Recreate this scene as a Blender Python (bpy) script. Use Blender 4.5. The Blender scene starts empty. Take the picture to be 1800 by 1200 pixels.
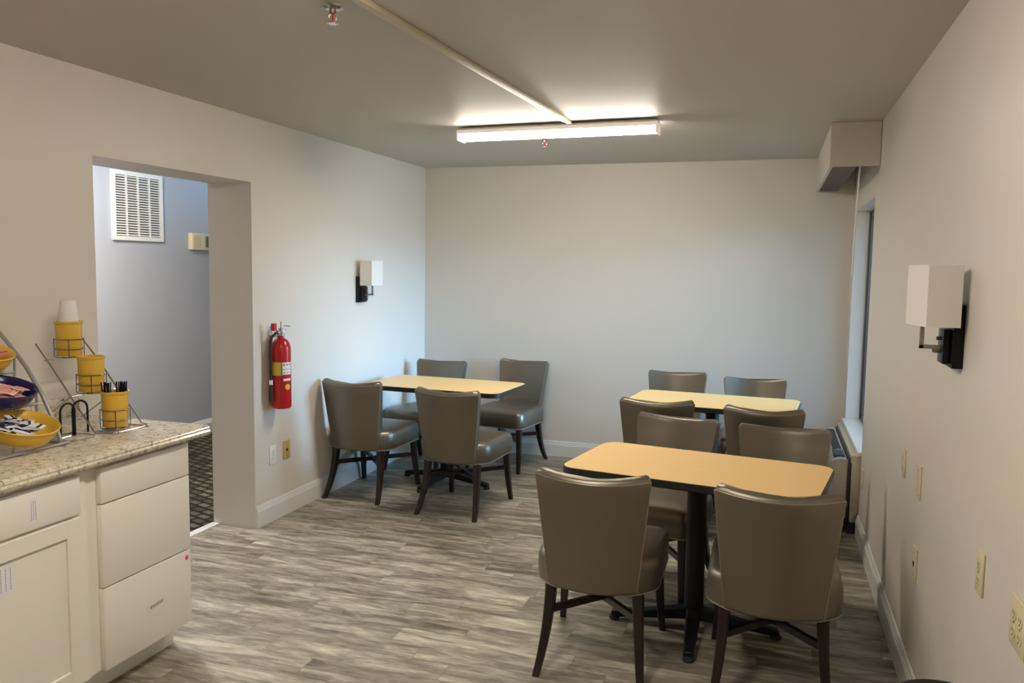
import bpy, bmesh, math, random
from mathutils import Vector, Matrix
random.seed(7)
sc = bpy.context.scene
COL = sc.collection
PI = math.pi
R = math.radians

# ---------------------------------------------------------------- camera
F, YAW, PITCH, ROLL, CH = 1443.2, -0.307046, 0.090015, 0.014187, 1.59269
cy, sy, cp, sp = math.cos(YAW), math.sin(YAW), math.cos(PITCH), math.sin(PITCH)
fwd = Vector((sy*cp, cy*cp, -sp)); right = Vector((cy, -sy, 0)); up = right.cross(fwd)
r2 = right*math.cos(ROLL) + up*math.sin(ROLL); u2 = -right*math.sin(ROLL) + up*math.cos(ROLL)
cd = bpy.data.cameras.new('camera'); cam = bpy.data.objects.new('camera', cd); COL.objects.link(cam)
cd.sensor_width = 36; cd.lens = F/1800*36; cd.clip_start = 0.02
m = Matrix((r2, u2, -fwd)).transposed().to_4x4(); m.translation = Vector((0, 0, CH)); cam.matrix_world = m
sc.camera = cam
sc.view_settings.view_transform = 'Standard'; sc.view_settings.look = 'None'
sc.view_settings.gamma = 1; sc.view_settings.use_curve_mapping = False
sc.view_settings.exposure = 0.0
sc.cycles.use_denoising = True
sc.cycles.max_bounces = 10; sc.cycles.diffuse_bounces = 6; sc.cycles.transparent_max_bounces = 12
sc.cycles.sample_clamp_indirect = 6

# ---------------------------------------------------------------- world
SKY = 64.0
LENS = 66.0
LENS_NEAR = 72.0
w = bpy.data.worlds.new('sky'); sc.world = w; w.use_nodes = True
nt = w.node_tree; bg = nt.nodes['Background']
tc = nt.nodes.new('ShaderNodeTexCoord'); sx = nt.nodes.new('ShaderNodeSeparateXYZ'); cr = nt.nodes.new('ShaderNodeValToRGB')
nt.links.new(tc.outputs['Generated'], sx.inputs[0]); nt.links.new(sx.outputs['Z'], cr.inputs[0])
cr.color_ramp.elements[0].position = 0.0; cr.color_ramp.elements[0].color = (.10, .14, .18, 1)
cr.color_ramp.elements[1].position = 0.5; cr.color_ramp.elements[1].color = (.34, .62, 1.0, 1)
e = cr.color_ramp.elements.new(0.06); e.color = (.38, .66, 1.0, 1)
# bright open sky straight out from the window (+X), darker surroundings elsewhere
pw = nt.nodes.new('ShaderNodeMapRange'); pw.inputs['From Min'].default_value = .85; pw.inputs['From Max'].default_value = .995
pw.inputs['To Min'].default_value = .05*SKY; pw.inputs['To Max'].default_value = SKY; pw.interpolation_type = 'SMOOTHSTEP'
nt.links.new(sx.outputs['X'], pw.inputs['Value']); nt.links.new(pw.outputs['Result'], bg.inputs['Strength'])
nt.links.new(cr.outputs[0], bg.inputs['Color'])

# ---------------------------------------------------------------- materials
def mat(name, col=(.5,.5,.5), rough=.5, metal=0.0, spec=.5, emis=None, estr=0):
    mm = bpy.data.materials.new(name); mm.use_nodes = True
    b = mm.node_tree.nodes['Principled BSDF']
    b.inputs['Base Color'].default_value = (*col, 1); b.inputs['Roughness'].default_value = rough
    b.inputs['Metallic'].default_value = metal; b.inputs['Specular IOR Level'].default_value = spec
    if emis: b.inputs['Emission Color'].default_value = (*emis, 1); b.inputs['Emission Strength'].default_value = estr
    return mm
def noise_bump(mm, scale, strength, dist=.002, detail=4, vary=0.0):
    t = mm.node_tree; b = t.nodes['Principled BSDF']
    c = t.nodes.new('ShaderNodeTexCoord'); n = t.nodes.new('ShaderNodeTexNoise'); n.inputs['Scale'].default_value = scale; n.inputs['Detail'].default_value = detail
    bp = t.nodes.new('ShaderNodeBump'); bp.inputs['Strength'].default_value = strength; bp.inputs['Distance'].default_value = dist
    t.links.new(c.outputs['Object'], n.inputs['Vector']); t.links.new(n.outputs['Fac'], bp.inputs['Height']); t.links.new(bp.outputs[0], b.inputs['Normal'])
    if vary:
        n2 = t.nodes.new('ShaderNodeTexNoise'); n2.inputs['Scale'].default_value = scale*.15; n2.inputs['Detail'].default_value = 3
        mx = t.nodes.new('ShaderNodeMix'); mx.data_type = 'RGBA'; base = b.inputs['Base Color'].default_value[:]
        mx.inputs['A'].default_value = tuple(v*(1-vary) for v in base[:3])+(1,); mx.inputs['B'].default_value = tuple(min(1, v*(1+vary)) for v in base[:3])+(1,)
        t.links.new(c.outputs['Object'], n2.inputs['Vector']); t.links.new(n2.outputs['Fac'], mx.inputs['Factor']); t.links.new(mx.outputs['Result'], b.inputs['Base Color'])
    return mm
M = {}
M['wall'] = noise_bump(mat('painted wall', (.69, .645, .585), .42, spec=.35), 45, .25, .0015)
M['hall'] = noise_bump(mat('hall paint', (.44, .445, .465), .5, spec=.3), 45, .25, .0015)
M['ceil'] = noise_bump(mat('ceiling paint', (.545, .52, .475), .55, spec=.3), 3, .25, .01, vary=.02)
M['soffit'] = noise_bump(mat('valance paint', (.64, .60, .53), .5, spec=.3), 30, .1, .001)
M['trim'] = mat('white trim', (.72, .71, .69), .35)
M['reveal'] = mat('white window reveal', (.78, .70, .62), .4)
M['cab'] = noise_bump(mat('cream cabinet paint', (.84, .81, .74), .4), 20, .05, .0005)
M['cabgap'] = mat('cabinet shadow gap', (.12, .10, .08), .8)
M['white'] = mat('white plastic', (.78, .77, .74), .4)
M['ivory'] = mat('ivory plastic', (.70, .62, .40), .35)
M['almond'] = mat('almond plastic', (.66, .60, .46), .4)
M['gold'] = mat('tan cover plate', (.55, .40, .17), .35)
M['dark'] = mat('dark slot', (.02, .02, .02), .6)
M['black'] = mat('black powder coat', (.006, .006, .007), .5, spec=.3)
M['blackwood'] = mat('black sconce plate', (.004, .004, .005), .35, spec=.25)
M['edge'] = mat('black vinyl edge', (.012, .012, .014), .45)
M['steel'] = mat('brushed nickel', (.33, .30, .26), .35, metal=.9)
M['chrome'] = mat('chrome wire', (.55, .54, .52), .22, metal=1)
M['wire'] = mat('grey wire', (.22, .21, .20), .3, metal=.8)
M['greytube'] = mat('grey coated tube', (.36, .36, .36), .4, metal=.4)
M['red'] = mat('red enamel', (.45, .012, .016), .22)
M['yellowlab'] = mat('yellow label', (.65, .50, .05), .5)
M['whitelab'] = mat('white label', (.80, .80, .82), .5)
M['ink'] = mat('grey ink', (.18, .17, .22), .7)
M['pink'] = mat('pink sticker', (.90, .06, .22), .5)
M['yellow'] = mat('yellow plastic', (.74, .46, .055), .3)
M['navy'] = mat('navy plastic', (.012, .012, .09), .2)
M['foam'] = mat('white foam', (.82, .81, .78), .6)
M['blackplastic'] = mat('black plastic', (.006, .006, .007), .5, spec=.3)
M['shade'] = noise_bump(mat('white linen shade', (.80, .77, .73), .8), 300, .1, .0005)
M['ac'] = mat('beige air conditioner', (.50, .47, .38), .45)
M['acdark'] = mat('dark vent plastic and gap shade', (.03, .03, .03), .5)
M['sleeve'] = mat('beige sleeve panel', (.50, .44, .33), .5)
M['leg'] = noise_bump(mat('espresso stained wood', (.014, .0065, .005), .32), 30, .1, .0005, vary=.3)
M['race'] = mat('ivory raceway', (.52, .47, .33), .45)
M['lightbody'] = mat('fixture housing', (.70, .68, .64), .5)
M['lens'] = mat('lit acrylic lens', (.9, .9, .9), .4, emis=(1, .915, .78), estr=LENS)
M['lensside'] = mat('lit acrylic side', (.30, .27, .23), .5, emis=(1, .82, .64), estr=.55)
M['lensnear'] = mat('lit acrylic lens warm', (.9, .9, .9), .4, emis=(1, .905, .77), estr=LENS_NEAR)
M['vent'] = mat('white enamel grille', (.80, .77, .70), .4)
M['ventdark'] = mat('grille cavity', (.10, .09, .08), .8)
M['frame'] = mat('window frame metal', (.16, .16, .165), .4, metal=.5)
M['rubber'] = mat('black rubber', (.02, .02, .02), .6)
# vinyl upholstery
def vinyl(name, col, rough):
    mm = mat(name, col, rough, spec=.6)
    t = mm.node_tree; b = t.nodes['Principled BSDF']
    b.inputs['Sheen Weight'].default_value = .0
    noise_bump(mm, 160, .12, .0006)
    return mm
M['vinyl'] = vinyl('taupe metallic vinyl', (.205, .180, .140), .40)
for k_ in ('vinyl',): M[k_].node_tree.nodes['Principled BSDF'].inputs['Metallic'].default_value = .8
M['piping'] = vinyl('taupe piping', (.26, .225, .175), .3)
# table top laminate
lm = mat('maple laminate', (.78, .50, .24), .38, spec=.3)
t = lm.node_tree; b = t.nodes['Principled BSDF']
c = t.nodes.new('ShaderNodeTexCoord'); mp = t.nodes.new('ShaderNodeMapping'); mp.inputs['Scale'].default_value = (2.5, 30, 1)
n = t.nodes.new('ShaderNodeTexNoise'); n.inputs['Scale'].default_value = 2.2; n.inputs['Detail'].default_value = 5
mx = t.nodes.new('ShaderNodeMix'); mx.data_type = 'RGBA'; mx.inputs['A'].default_value = (.93, .61, .245, 1); mx.inputs['B'].default_value = (.96, .66, .28, 1)
t.links.new(c.outputs['Object'], mp.inputs[0]); t.links.new(mp.outputs[0], n.inputs['Vector']); t.links.new(n.outputs['Fac'], mx.inputs['Factor']); t.links.new(mx.outputs['Result'], b.inputs['Base Color'])
M['laminate'] = lm
# granite
gm = mat('beige granite', (.6, .5, .4), .18)
t = gm.node_tree; b = t.nodes['Principled BSDF']; c = t.nodes.new('ShaderNodeTexCoord')
n1 = t.nodes.new('ShaderNodeTexNoise'); n1.inputs['Scale'].default_value = 46; n1.inputs['Detail'].default_value = 10; n1.inputs['Roughness'].default_value = .78
r1 = t.nodes.new('ShaderNodeValToRGB'); el = r1.color_ramp.elements
el[0].position = .33; el[0].color = (.05, .04, .035, 1); el[1].position = .66; el[1].color = (.76, .71, .59, 1)
for ps, cl in ((.385, (.16, .13, .10, 1)), (.42, (.46, .40, .31, 1)), (.50, (.62, .56, .44, 1))):
    q = el.new(ps); q.color = cl
n2 = t.nodes.new('ShaderNodeTexVoronoi'); n2.inputs['Scale'].default_value = 150
r2n = t.nodes.new('ShaderNodeValToRGB'); r2n.color_ramp.elements[0].position = .10; r2n.color_ramp.elements[0].color = (.35, .28, .2, 1); r2n.color_ramp.elements[1].position = .3; r2n.color_ramp.elements[1].color = (1, 1, 1, 1)
mx = t.nodes.new('ShaderNodeMix'); mx.data_type = 'RGBA'; mx.blend_type = 'MULTIPLY'; mx.inputs['Factor'].default_value = .6
for nn in (n1, n2): t.links.new(c.outputs['Object'], nn.inputs['Vector'])
t.links.new(n1.outputs['Fac'], r1.inputs[0]); t.links.new(n2.outputs['Distance'], r2n.inputs[0])
t.links.new(r1.outputs[0], mx.inputs['A']); t.links.new(r2n.outputs[0], mx.inputs['B']); t.links.new(mx.outputs['Result'], b.inputs['Base Color'])
M['granite'] = gm
# plank floor
fm = mat('weathered vinyl planks', (.3, .27, .23), .42, spec=.4)
t = fm.node_tree; b = t.nodes['Principled BSDF']; c = t.nodes.new('ShaderNodeTexCoord')
def mth(op, x, y=0.0):
    n = t.nodes.new('ShaderNodeMath'); n.operation = op
    for i, v in enumerate((x, y)):
        if isinstance(v, (int, float)): n.inputs[i].default_value = v
        else: t.links.new(v, n.inputs[i])
    return n.outputs[0]
sx3 = t.nodes.new('ShaderNodeSeparateXYZ'); t.links.new(c.outputs['Object'], sx3.inputs[0])
vrow = mth('DIVIDE', sx3.outputs['Y'], .128); row = mth('FLOOR', vrow)
wn = t.nodes.new('ShaderNodeTexWhiteNoise'); wn.noise_dimensions = '1D'; t.links.new(row, wn.inputs['W'])
ucol = mth('ADD', mth('DIVIDE', sx3.outputs['X'], .78), mth('MULTIPLY', wn.outputs['Value'], 7.0)); colm = mth('FLOOR', ucol)
cmb = t.nodes.new('ShaderNodeCombineXYZ'); t.links.new(row, cmb.inputs[0]); t.links.new(colm, cmb.inputs[1])
wn2 = t.nodes.new('ShaderNodeTexWhiteNoise'); wn2.noise_dimensions = '3D'; t.links.new(cmb.outputs[0], wn2.inputs['Vector'])
fu = mth('FRACT', ucol); fv = mth('FRACT', vrow)
seam = mth('MAXIMUM', mth('LESS_THAN', fu, .0035), mth('LESS_THAN', fv, .018))
sc3 = t.nodes.new('ShaderNodeVectorMath'); sc3.operation = 'SCALE'; sc3.inputs['Scale'].default_value = 23
t.links.new(wn2.outputs['Color'], sc3.inputs[0])
ad = t.nodes.new('ShaderNodeVectorMath'); ad.operation = 'ADD'; t.links.new(c.outputs['Object'], ad.inputs[0]); t.links.new(sc3.outputs[0], ad.inputs[1])
def streak(scl, det, rgh, dist=0.0):
    mp = t.nodes.new('ShaderNodeMapping'); mp.inputs['Scale'].default_value = scl; t.links.new(ad.outputs[0], mp.inputs[0])
    n = t.nodes.new('ShaderNodeTexNoise'); n.inputs['Scale'].default_value = 1; n.inputs['Detail'].default_value = det; n.inputs['Roughness'].default_value = rgh; n.inputs['Distortion'].default_value = dist
    t.links.new(mp.outputs[0], n.inputs['Vector']); return n
a1 = streak((3.6, 19, 1), 7, .64, .6); a2 = streak((16, 90, 1), 5, .65); a3 = streak((1.6, 6.0, 1), 3, .5)
ramp = t.nodes.new('ShaderNodeValToRGB'); el = ramp.color_ramp.elements
el[0].position = .37; el[0].color = (.110, .094, .070, 1); el[1].position = .66; el[1].color = (.66, .62, .50, 1)
for ps, cl in ((.445, (.205, .178, .136, 1)), (.51, (.315, .286, .228, 1)), (.575, (.465, .425, .345, 1))):
    q = el.new(ps); q.color = cl
s = mth('ADD', mth('MULTIPLY', a1.outputs['Fac'], .58), mth('MULTIPLY', a2.outputs['Fac'], .22))
s = mth('ADD', s, mth('MULTIPLY', a3.outputs['Fac'], .20))
s = mth('ADD', s, mth('MULTIPLY', mth('SUBTRACT', wn2.outputs['Value'], .5), .075))
t.links.new(s, ramp.inputs[0])
mx = t.nodes.new('ShaderNodeMix'); mx.data_type = 'RGBA'; mx.inputs['B'].default_value = (.05, .042, .035, 1)
t.links.new(mth('MULTIPLY', seam, .45), mx.inputs['Factor']); t.links.new(ramp.outputs[0], mx.inputs['A']); t.links.new(mx.outputs['Result'], b.inputs['Base Color'])
bp = t.nodes.new('ShaderNodeBump'); bp.inputs['Strength'].default_value = .15; bp.inputs['Distance'].default_value = .001
t.links.new(s, bp.inputs['Height']); t.links.new(bp.outputs[0], b.inputs['Normal'])
t.links.new(mth('ADD', mth('MULTIPLY', s, .3), .28), b.inputs['Roughness'])
M['floor'] = fm
# hall carpet
cm = mat('patterned hall carpet', (.05, .045, .03), .95, spec=.1)
t = cm.node_tree; b = t.nodes['Principled BSDF']; c = t.nodes.new('ShaderNodeTexCoord')
mp = t.nodes.new('ShaderNodeMapping'); mp.inputs['Rotation'].default_value = (0, 0, R(20)); t.links.new(c.outputs['Object'], mp.inputs[0])
br = t.nodes.new('ShaderNodeTexBrick'); br.inputs['Scale'].default_value = 1; br.inputs['Brick Width'].default_value = .11; br.inputs['Row Height'].default_value = .07
br.inputs['Mortar Size'].default_value = .018; br.inputs['Mortar Smooth'].default_value = .6
br.inputs['Color1'].default_value = (.040, .034, .022, 1); br.inputs['Color2'].default_value = (.14, .125, .085, 1); br.inputs['Mortar'].default_value = (.018, .015, .010, 1)
t.links.new(mp.outputs[0], br.inputs['Vector']); t.links.new(br.outputs['Color'], b.inputs['Base Color'])
M['carpet'] = cm
# glass
g = bpy.data.materials.new('window glass'); g.use_nodes = True; t = g.node_tree; t.nodes.remove(t.nodes['Principled BSDF'])
tr = t.nodes.new('ShaderNodeBsdfTransparent'); tr.inputs[0].default_value = (.93, .97, .97, 1); gl = t.nodes.new('ShaderNodeBsdfGlossy'); gl.inputs['Roughness'].default_value = .02
mxs = t.nodes.new('ShaderNodeMixShader'); mxs.inputs[0].default_value = .06
t.links.new(tr.outputs[0], mxs.inputs[1]); t.links.new(gl.outputs[0], mxs.inputs[2]); t.links.new(mxs.outputs[0], t.nodes['Material Output'].inputs[0])
M['glass'] = g

# ---------------------------------------------------------------- helpers
def obj(name, bm, m, parent=None, loc=None, rot=None, smooth=True, ang=35):
    me = bpy.data.meshes.new(name); bmesh.ops.recalc_face_normals(bm, faces=bm.faces); bm.to_mesh(me); bm.free()
    me.materials.append(m)
    if smooth:
        me.polygons.foreach_set('use_smooth', [True]*len(me.polygons)); me.set_sharp_from_angle(angle=R(ang))
    o = bpy.data.objects.new(name, me); COL.objects.link(o)
    if parent: o.parent = parent
    if loc: o.location = loc
    if rot: o.rotation_euler = rot
    return o
def thing(name, label, cat, loc=(0,0,0), rotz=0, group=None):
    o = bpy.data.objects.new(name, None); COL.objects.link(o); o.empty_display_size = .05
    o.location = loc; o.rotation_euler = (0, 0, rotz); o['label'] = label; o['category'] = cat
    if group: o['group'] = group
    return o
def tag(o, label, cat, group=None):
    o['label'] = label; o['category'] = cat
    if group: o['group'] = group
    return o
def struct(name, bm, m, parent=None, **k):
    o = obj(name, bm, m, parent, **k)
    if not parent: o['kind'] = 'structure'
    return o
def dup(root, loc, rotz, label, group=None):
    r = root.copy(); COL.objects.link(r); r.location = loc; r.rotation_euler = (0, 0, rotz); r['label'] = label
    if group: r['group'] = group
    for ch in list(root.children):
        c = ch.copy(); COL.objects.link(c); c.parent = r
        for g2 in ch.children:
            d = g2.copy(); COL.objects.link(d); d.parent = c
    return r
def NB(): return bmesh.new()
def merge(bm, t, mtx=None):
    if mtx is not None: bmesh.ops.transform(t, matrix=mtx, verts=t.verts)
    me = bpy.data.meshes.new('t'); t.to_mesh(me); t.free(); bm.from_mesh(me); bpy.data.meshes.remove(me)
def box(bm, x0, x1, y0, y1, z0, z1, bev=0, seg=2, mtx=None):
    t = NB(); bmesh.ops.create_cube(t, size=1)
    for v in t.verts: v.co = Vector(((x0+x1)/2+v.co.x*(x1-x0), (y0+y1)/2+v.co.y*(y1-y0), (z0+z1)/2+v.co.z*(z1-z0)))
    if bev: bmesh.ops.bevel(t, geom=t.edges[:], offset=bev, segments=seg, profile=.5, affect='EDGES')
    merge(bm, t, mtx); return bm
def B(x0, x1, y0, y1, z0, z1, bev=0, seg=2, mtx=None): return box(NB(), x0, x1, y0, y1, z0, z1, bev, seg, mtx)
def loft(bm, rings, cap0=True, cap1=True, closed=True):
    vs = [[bm.verts.new(p) for p in r] for r in rings]; n = len(rings[0])
    for a, b in zip(vs, vs[1:]):
        for i in range(n if closed else n-1):
            j = (i+1) % n; bm.faces.new((a[i], a[j], b[j], b[i]))
    if cap0: bm.faces.new(vs[0][::-1])
    if cap1: bm.faces.new(vs[-1])
    return bm
def tube(bm, pts, r, n=8, cyclic=False):
    pts = [Vector(p) for p in pts]; rings = []; prev = None
    L = len(pts)
    for i, p in enumerate(pts):
        if cyclic: d = (pts[(i+1) % L]-pts[i-1])
        else: d = pts[min(i+1, L-1)]-pts[max(i-1, 0)]
        d.normalize()
        if prev is None:
            a = Vector((0, 0, 1)) if abs(d.z) < .9 else Vector((1, 0, 0)); u = d.cross(a).normalized()
        else:
            u = (prev - d*prev.dot(d)).normalized()
        prev = u; v = d.cross(u); rr = r[i] if isinstance(r, (list, tuple)) else r
        rings.append([p+(u*math.cos(2*PI*k/n)+v*math.sin(2*PI*k/n))*rr for k in range(n)])
    if cyclic: rings.append(rings[0]); loft(bm, rings, False, False); bmesh.ops.remove_doubles(bm, verts=bm.verts, dist=1e-6)
    else: loft(bm, rings)
    return bm
def lathe(bm, prof, n=32, cx=0, cyy=0, mtx=None):
    t = NB(); rings = []
    for r, z in prof:
        rings.append([(cx+max(r, 1e-5)*math.cos(2*PI*k/n), cyy+max(r, 1e-5)*math.sin(2*PI*k/n), z) for k in range(n)])
    loft(t, rings); merge(bm, t, mtx); return bm
def rpoly(corners, n=6):
    """corners: (x, y, radius) counter-clockwise -> rounded outline"""
    out = []; L = len(corners)
    for i, (x, y, r) in enumerate(corners):
        p = Vector((x, y)); a = Vector(corners[i-1][:2])-p; b_ = Vector(corners[(i+1) % L][:2])-p
        a.normalize(); b_.normalize(); th = math.acos(max(-1, min(1, a.dot(b_)))); d = r/math.tan(th/2)
        s = p+a*d; e = p+b_*d; c = p+(a+b_).normalized()*(r/math.sin(th/2))
        a0 = math.atan2(s.y-c.y, s.x-c.x); a1 = math.atan2(e.y-c.y, e.x-c.x)
        while a1 < a0: a1 += 2*PI
        if a1-a0 > PI: a1 -= 2*PI
        for k in range(n+1):
            q = a0+(a1-a0)*k/n; out.append((c.x+r*math.cos(q), c.y+r*math.sin(q)))
    return out
def bez(p0, p1, p2, n=8):
    p0, p1, p2 = Vector(p0), Vector(p1), Vector(p2)
    return [(p0*(1-t)**2+p1*2*t*(1-t)+p2*t*t) for t in [i/n for i in range(n+1)]]
def text_lines(bm, mtx, rows, length, gap, h, th=.0006):
    """small illegible printed lines in the XZ plane"""
    for i in range(rows):
        x = 0
        z = -i*gap
        while x < length*(.6+.4*random.random()):
            wd = random.uniform(.003, .009)
            box(bm, x, x+wd, 0, th, z, z+h, mtx=mtx); x += wd+.0022
    return bm

# ---------------------------------------------------------------- room dimensions
XL, XR, YB, H = -2.924, .545, 6.666, 2.44
YN = -2.0
D0, D1, DH, WT = 2.98, 4.15, 2.065, .30
HX = -5.03
# floor
struct('floor', B(XL-WT+.03, XR+.3, YN-.2, YB+.2, -.06, 0), M['floor'])
struct('floor_hall', B(HX-.2, XL-WT+.0, 1.4, 8.2, -.06, -.002), M['carpet'])
struct('trim_1', B(XL-WT-.012, XL-WT+.045, D0, D1, -.01, .006, .003), M['trim'])
# left wall with doorway
bm = NB()
box(bm, XL-WT, XL, YN-.2, D0, -.05, H); box(bm, XL-WT, XL, D0, D1, DH, H); box(bm, XL-WT, XL, D1, 8.2, -.05, H)
bmesh.ops.remove_doubles(bm, verts=bm.verts, dist=1e-5)
struct('wall_left', bm, M['wall'], smooth=False)
struct('wall_back', B(XL, XR+.3, YB, YB+.2, -.05, H), M['wall'], smooth=False)
struct('wall_front', B(XL, XR+.3, YN-.2, YN, -.05, H), M['wall'], smooth=False)
# right wall with window opening
W0, W1, WZ0, WZ1 = 5.28, 6.50, .50, 2.04
bm = NB()
box(bm, XR, XR+.3, YN, W0, -.05, H); box(bm, XR, XR+.3, W1, YB, -.05, H)
box(bm, XR, XR+.3, W0, W1, -.05, WZ0); box(bm, XR, XR+.3, W0, W1, WZ1, H)
struct('wall_right', bm, M['wall'], smooth=False)
struct('ceiling', B(XL-WT, XR+.3, YN-.2, YB+.2, H, H+.1), M['ceil'], smooth=False)
# hall shell
struct('wall_hall', B(HX-.2, HX, 1.4, 8.2, -.05, 2.6), M['hall'], smooth=False)
bm = NB(); box(bm, HX, XL-WT, 1.2, 1.4, -.05, 2.6); box(bm, HX, XL-WT, 8.2, 8.4, -.05, 2.6)
struct('wall_hall_end', bm, M['hall'], smooth=False)
struct('ceiling_hall', B(HX-.2, XL-WT, 1.2, 8.4, 2.6, 2.7), M['ceil'], smooth=False)
# baseboards
BP = [(0, 0), (.016, 0), (.016, .098), (.0125, .104), (.0125, .110), (.009, .114), (.0075, .124), (.004, .130), (0, .132)]
def baseboard(name, p0, p1, nrm):
    bm = NB(); rings = []
    for p in (p0, p1): rings.append([(p[0]+nrm[0]*u, p[1]+nrm[1]*u, z) for u, z in BP])
    loft(bm, rings); struct(name, bm, M['trim'], ang=20)
baseboard('baseboard_left', (XL, D1), (XL, YB), (1, 0))
baseboard('baseboard_back', (XL, YB), (XR, YB), (0, -1))
baseboard('baseboard_right', (XR, YN), (XR, 5.27), (-1, 0))
baseboard('baseboard_hall', (HX, 1.4), (HX, 8.2), (1, 0))
baseboard('baseboard_front', (XL, YN), (XR, YN), (0, 1))
# window
wroot = bpy.data.objects.new('window_1', None); COL.objects.link(wroot); wroot['kind'] = 'structure'
bm = NB(); X0 = XR+.105
for (y0, y1, z0, z1) in ((W0, W0+.05, WZ0, WZ1), (W1-.05, W1, WZ0, WZ1), (W0, W1, WZ0, WZ0+.05), (W0, W1, WZ1-.05, WZ1), ((W0+W1)/2-.025, (W0+W1)/2+.025, WZ0, WZ1)):
    box(bm, X0, X0+.07, y0, y1, z0, z1, .003)
box(bm, X0-.012, X0, W1-.025, W1-.012, WZ0+.02, WZ1-.02, .002)
struct('window_frame', bm, M['frame'], wroot)
struct('window_pane', B(X0+.03, X0+.036, W0+.04, W1-.04, WZ0+.04, WZ1-.04), M['glass'], wroot)
bm = NB(); box(bm, XR+.001, X0, W1-.006, W1, WZ0, WZ1); box(bm, XR+.001, X0, W0, W0+.006, WZ0, WZ1); box(bm, XR+.001, X0, W0, W1, WZ1-.006, WZ1)
struct('window_reveal', bm, M['reveal'], wroot, smooth=False)
struct('window_sill', B(XR-.022, X0, W0-.012, W1+.02, WZ0-.012, WZ0+.012, .004), M['reveal'], wroot)

# ---------------------------------------------------------------- ceiling fixtures
def light_fixture(name, label, loc, rotz, lensmat):
    t = thing(name, label, 'ceiling light', loc, rotz); L = .605
    # z = 0 is the ceiling, body hangs just under it
    obj('mounting_plate', B(-L+.03, L-.03, -.018, .018, -.012, -.0005), M['lightbody'], t)
    obj('housing', B(-L, L, -.055, .055, -.024, -.012, .003), M['lightbody'], t)
    prof = [(-.0600, -.024), (-.0600, -.045), (.0600, -.045), (.0600, -.024)]
    bm = NB(); loft(bm, [[(x, u, z) for u, z in prof] for x in (-L, L)]); obj('lens_side', bm, M['lensside'], t)
    prof = [(-.050, -.0452), (-.0604, -.0452)]+[(-.0604*math.cos(a), -.047-.036*math.sin(a)) for a in [PI*k/12 for k in range(1, 12)]]+[(.0604, -.0452), (.050, -.0452)]
    bm = NB(); loft(bm, [[(x, u, z) for u, z in prof] for x in (-L+.004, L-.004)]); obj('lens', bm, M[lensmat], t, ang=60)
    for s in (-1, 1): obj('end_cap', B(s*L-.005, s*L+.005, -.061, .061, -.086, -.022, .003), M['lensside'], t)
    return t
light_fixture('linear_ceiling_light', 'long white linear light glowing on the ceiling at the far end of room', (-1.263, 4.772, H), R(-2.4), 'lens')
t2 = light_fixture('linear_ceiling_light', 'second linear ceiling light, much nearer the camera than the glowing far one', (-.95, 1.55, H), R(90), 'lensnear')
# raceway
d = Vector((-1.163+1.287, 4.715-2.447, 0)); ang = math.atan2(d.y, d.x)
st = Vector((-1.287, 2.447, 0))-d.normalized()*1.6; Lr = 1.6+d.length
rt = thing('cable_raceway', 'cream cable channel running along ceiling to the linear light', 'cable channel', (st.x, st.y, H), ang)
obj('channel', B(0, Lr-.09, -.017, .017, -.020, -.0003, .003), M['race'], rt)
obj('end_connector', B(Lr-.10, Lr, -.014, .014, -.0185, -.0003, .003), M['race'], rt)
# sprinklers
def sprinkler(label, x, y, s=1.0):
    t = thing('sprinkler_head', label, 'sprinkler', (x, y, H))
    bm = NB(); lathe(bm, [(.0, -.0003), (.038, -.0003), (.036, -.006), (.022, -.011), (.018, -.012), (0, -.012)]); obj('escutcheon', bm, M['chrome'], t)
    bm = NB(); lathe(bm, [(.0, -.012), (.011, -.012), (.011, -.024), (.008, -.026), (0, -.026)], 12)
    tube(bm, [(-.008, 0, -.024), (-.014, 0, -.034), (-.012, 0, -.046), (0, 0, -.055)], .0022, 6); tube(bm, [(.008, 0, -.024), (.014, 0, -.034), (.012, 0, -.046), (0, 0, -.055)], .0022, 6)
    obj('frame', bm, M['steel'], t)
    bm = NB(); lathe(bm, [(0, -.026), (.003, -.027), (.003, -.050), (0, -.051)], 8); obj('bulb', bm, M['red'], t)
    bm = NB(); lathe(bm, [(0, -.054), (.016, -.055), (.016, -.057), (0, -.058)], 16)
    for k in range(8):
        a = k*PI/4; box(bm, .014, .021, -.003, .003, -.057, -.0555, mtx=Matrix.Rotation(a, 4, 'Z'))
    obj('deflector', bm, M['chrome'], t)
sprinkler('chrome ceiling sprinkler near the camera, left of the cable channel', -1.42, 2.475)
sprinkler('small ceiling sprinkler beyond the glowing linear light', -1.475, 5.30)

# ---------------------------------------------------------------- valance box, blind
vb = thing('valance_box', 'beige painted box hung under the ceiling above the window', 'valance', (.277, 5.094, 2.192))
bm = NB(); dx, dy, dz = XR-.277-.003, YB-5.094-.002, H-2.192-.001
box(bm, 0, dx, 0, .018, 0, dz); obj('end_board', bm, M['soffit'], vb)
obj('side_board', B(0, .018, .018, dy, 0, dz), M['soffit'], vb)
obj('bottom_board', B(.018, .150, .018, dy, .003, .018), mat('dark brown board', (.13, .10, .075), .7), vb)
wb = thing('window_blind', 'slim white tilt wand hanging under the valance box', 'blind', (.455, 5.13, 2.19))
obj('headrail', B(-.02, .05, 0, 1.40, .16, .20, .002), M['white'], wb)
obj('headrail_bracket', B(.048, .0895, .6, .64, .16, .20), M['white'], wb)
obj('tilt_wand', tube(NB(), [(-.012, .012, .17), (-.014, .012, -.02), (-.022, .01, -.30), (-.027, .01, -.63)], [.0035, .0055, .0055, .0062], 6), M['white'], wb)

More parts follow.
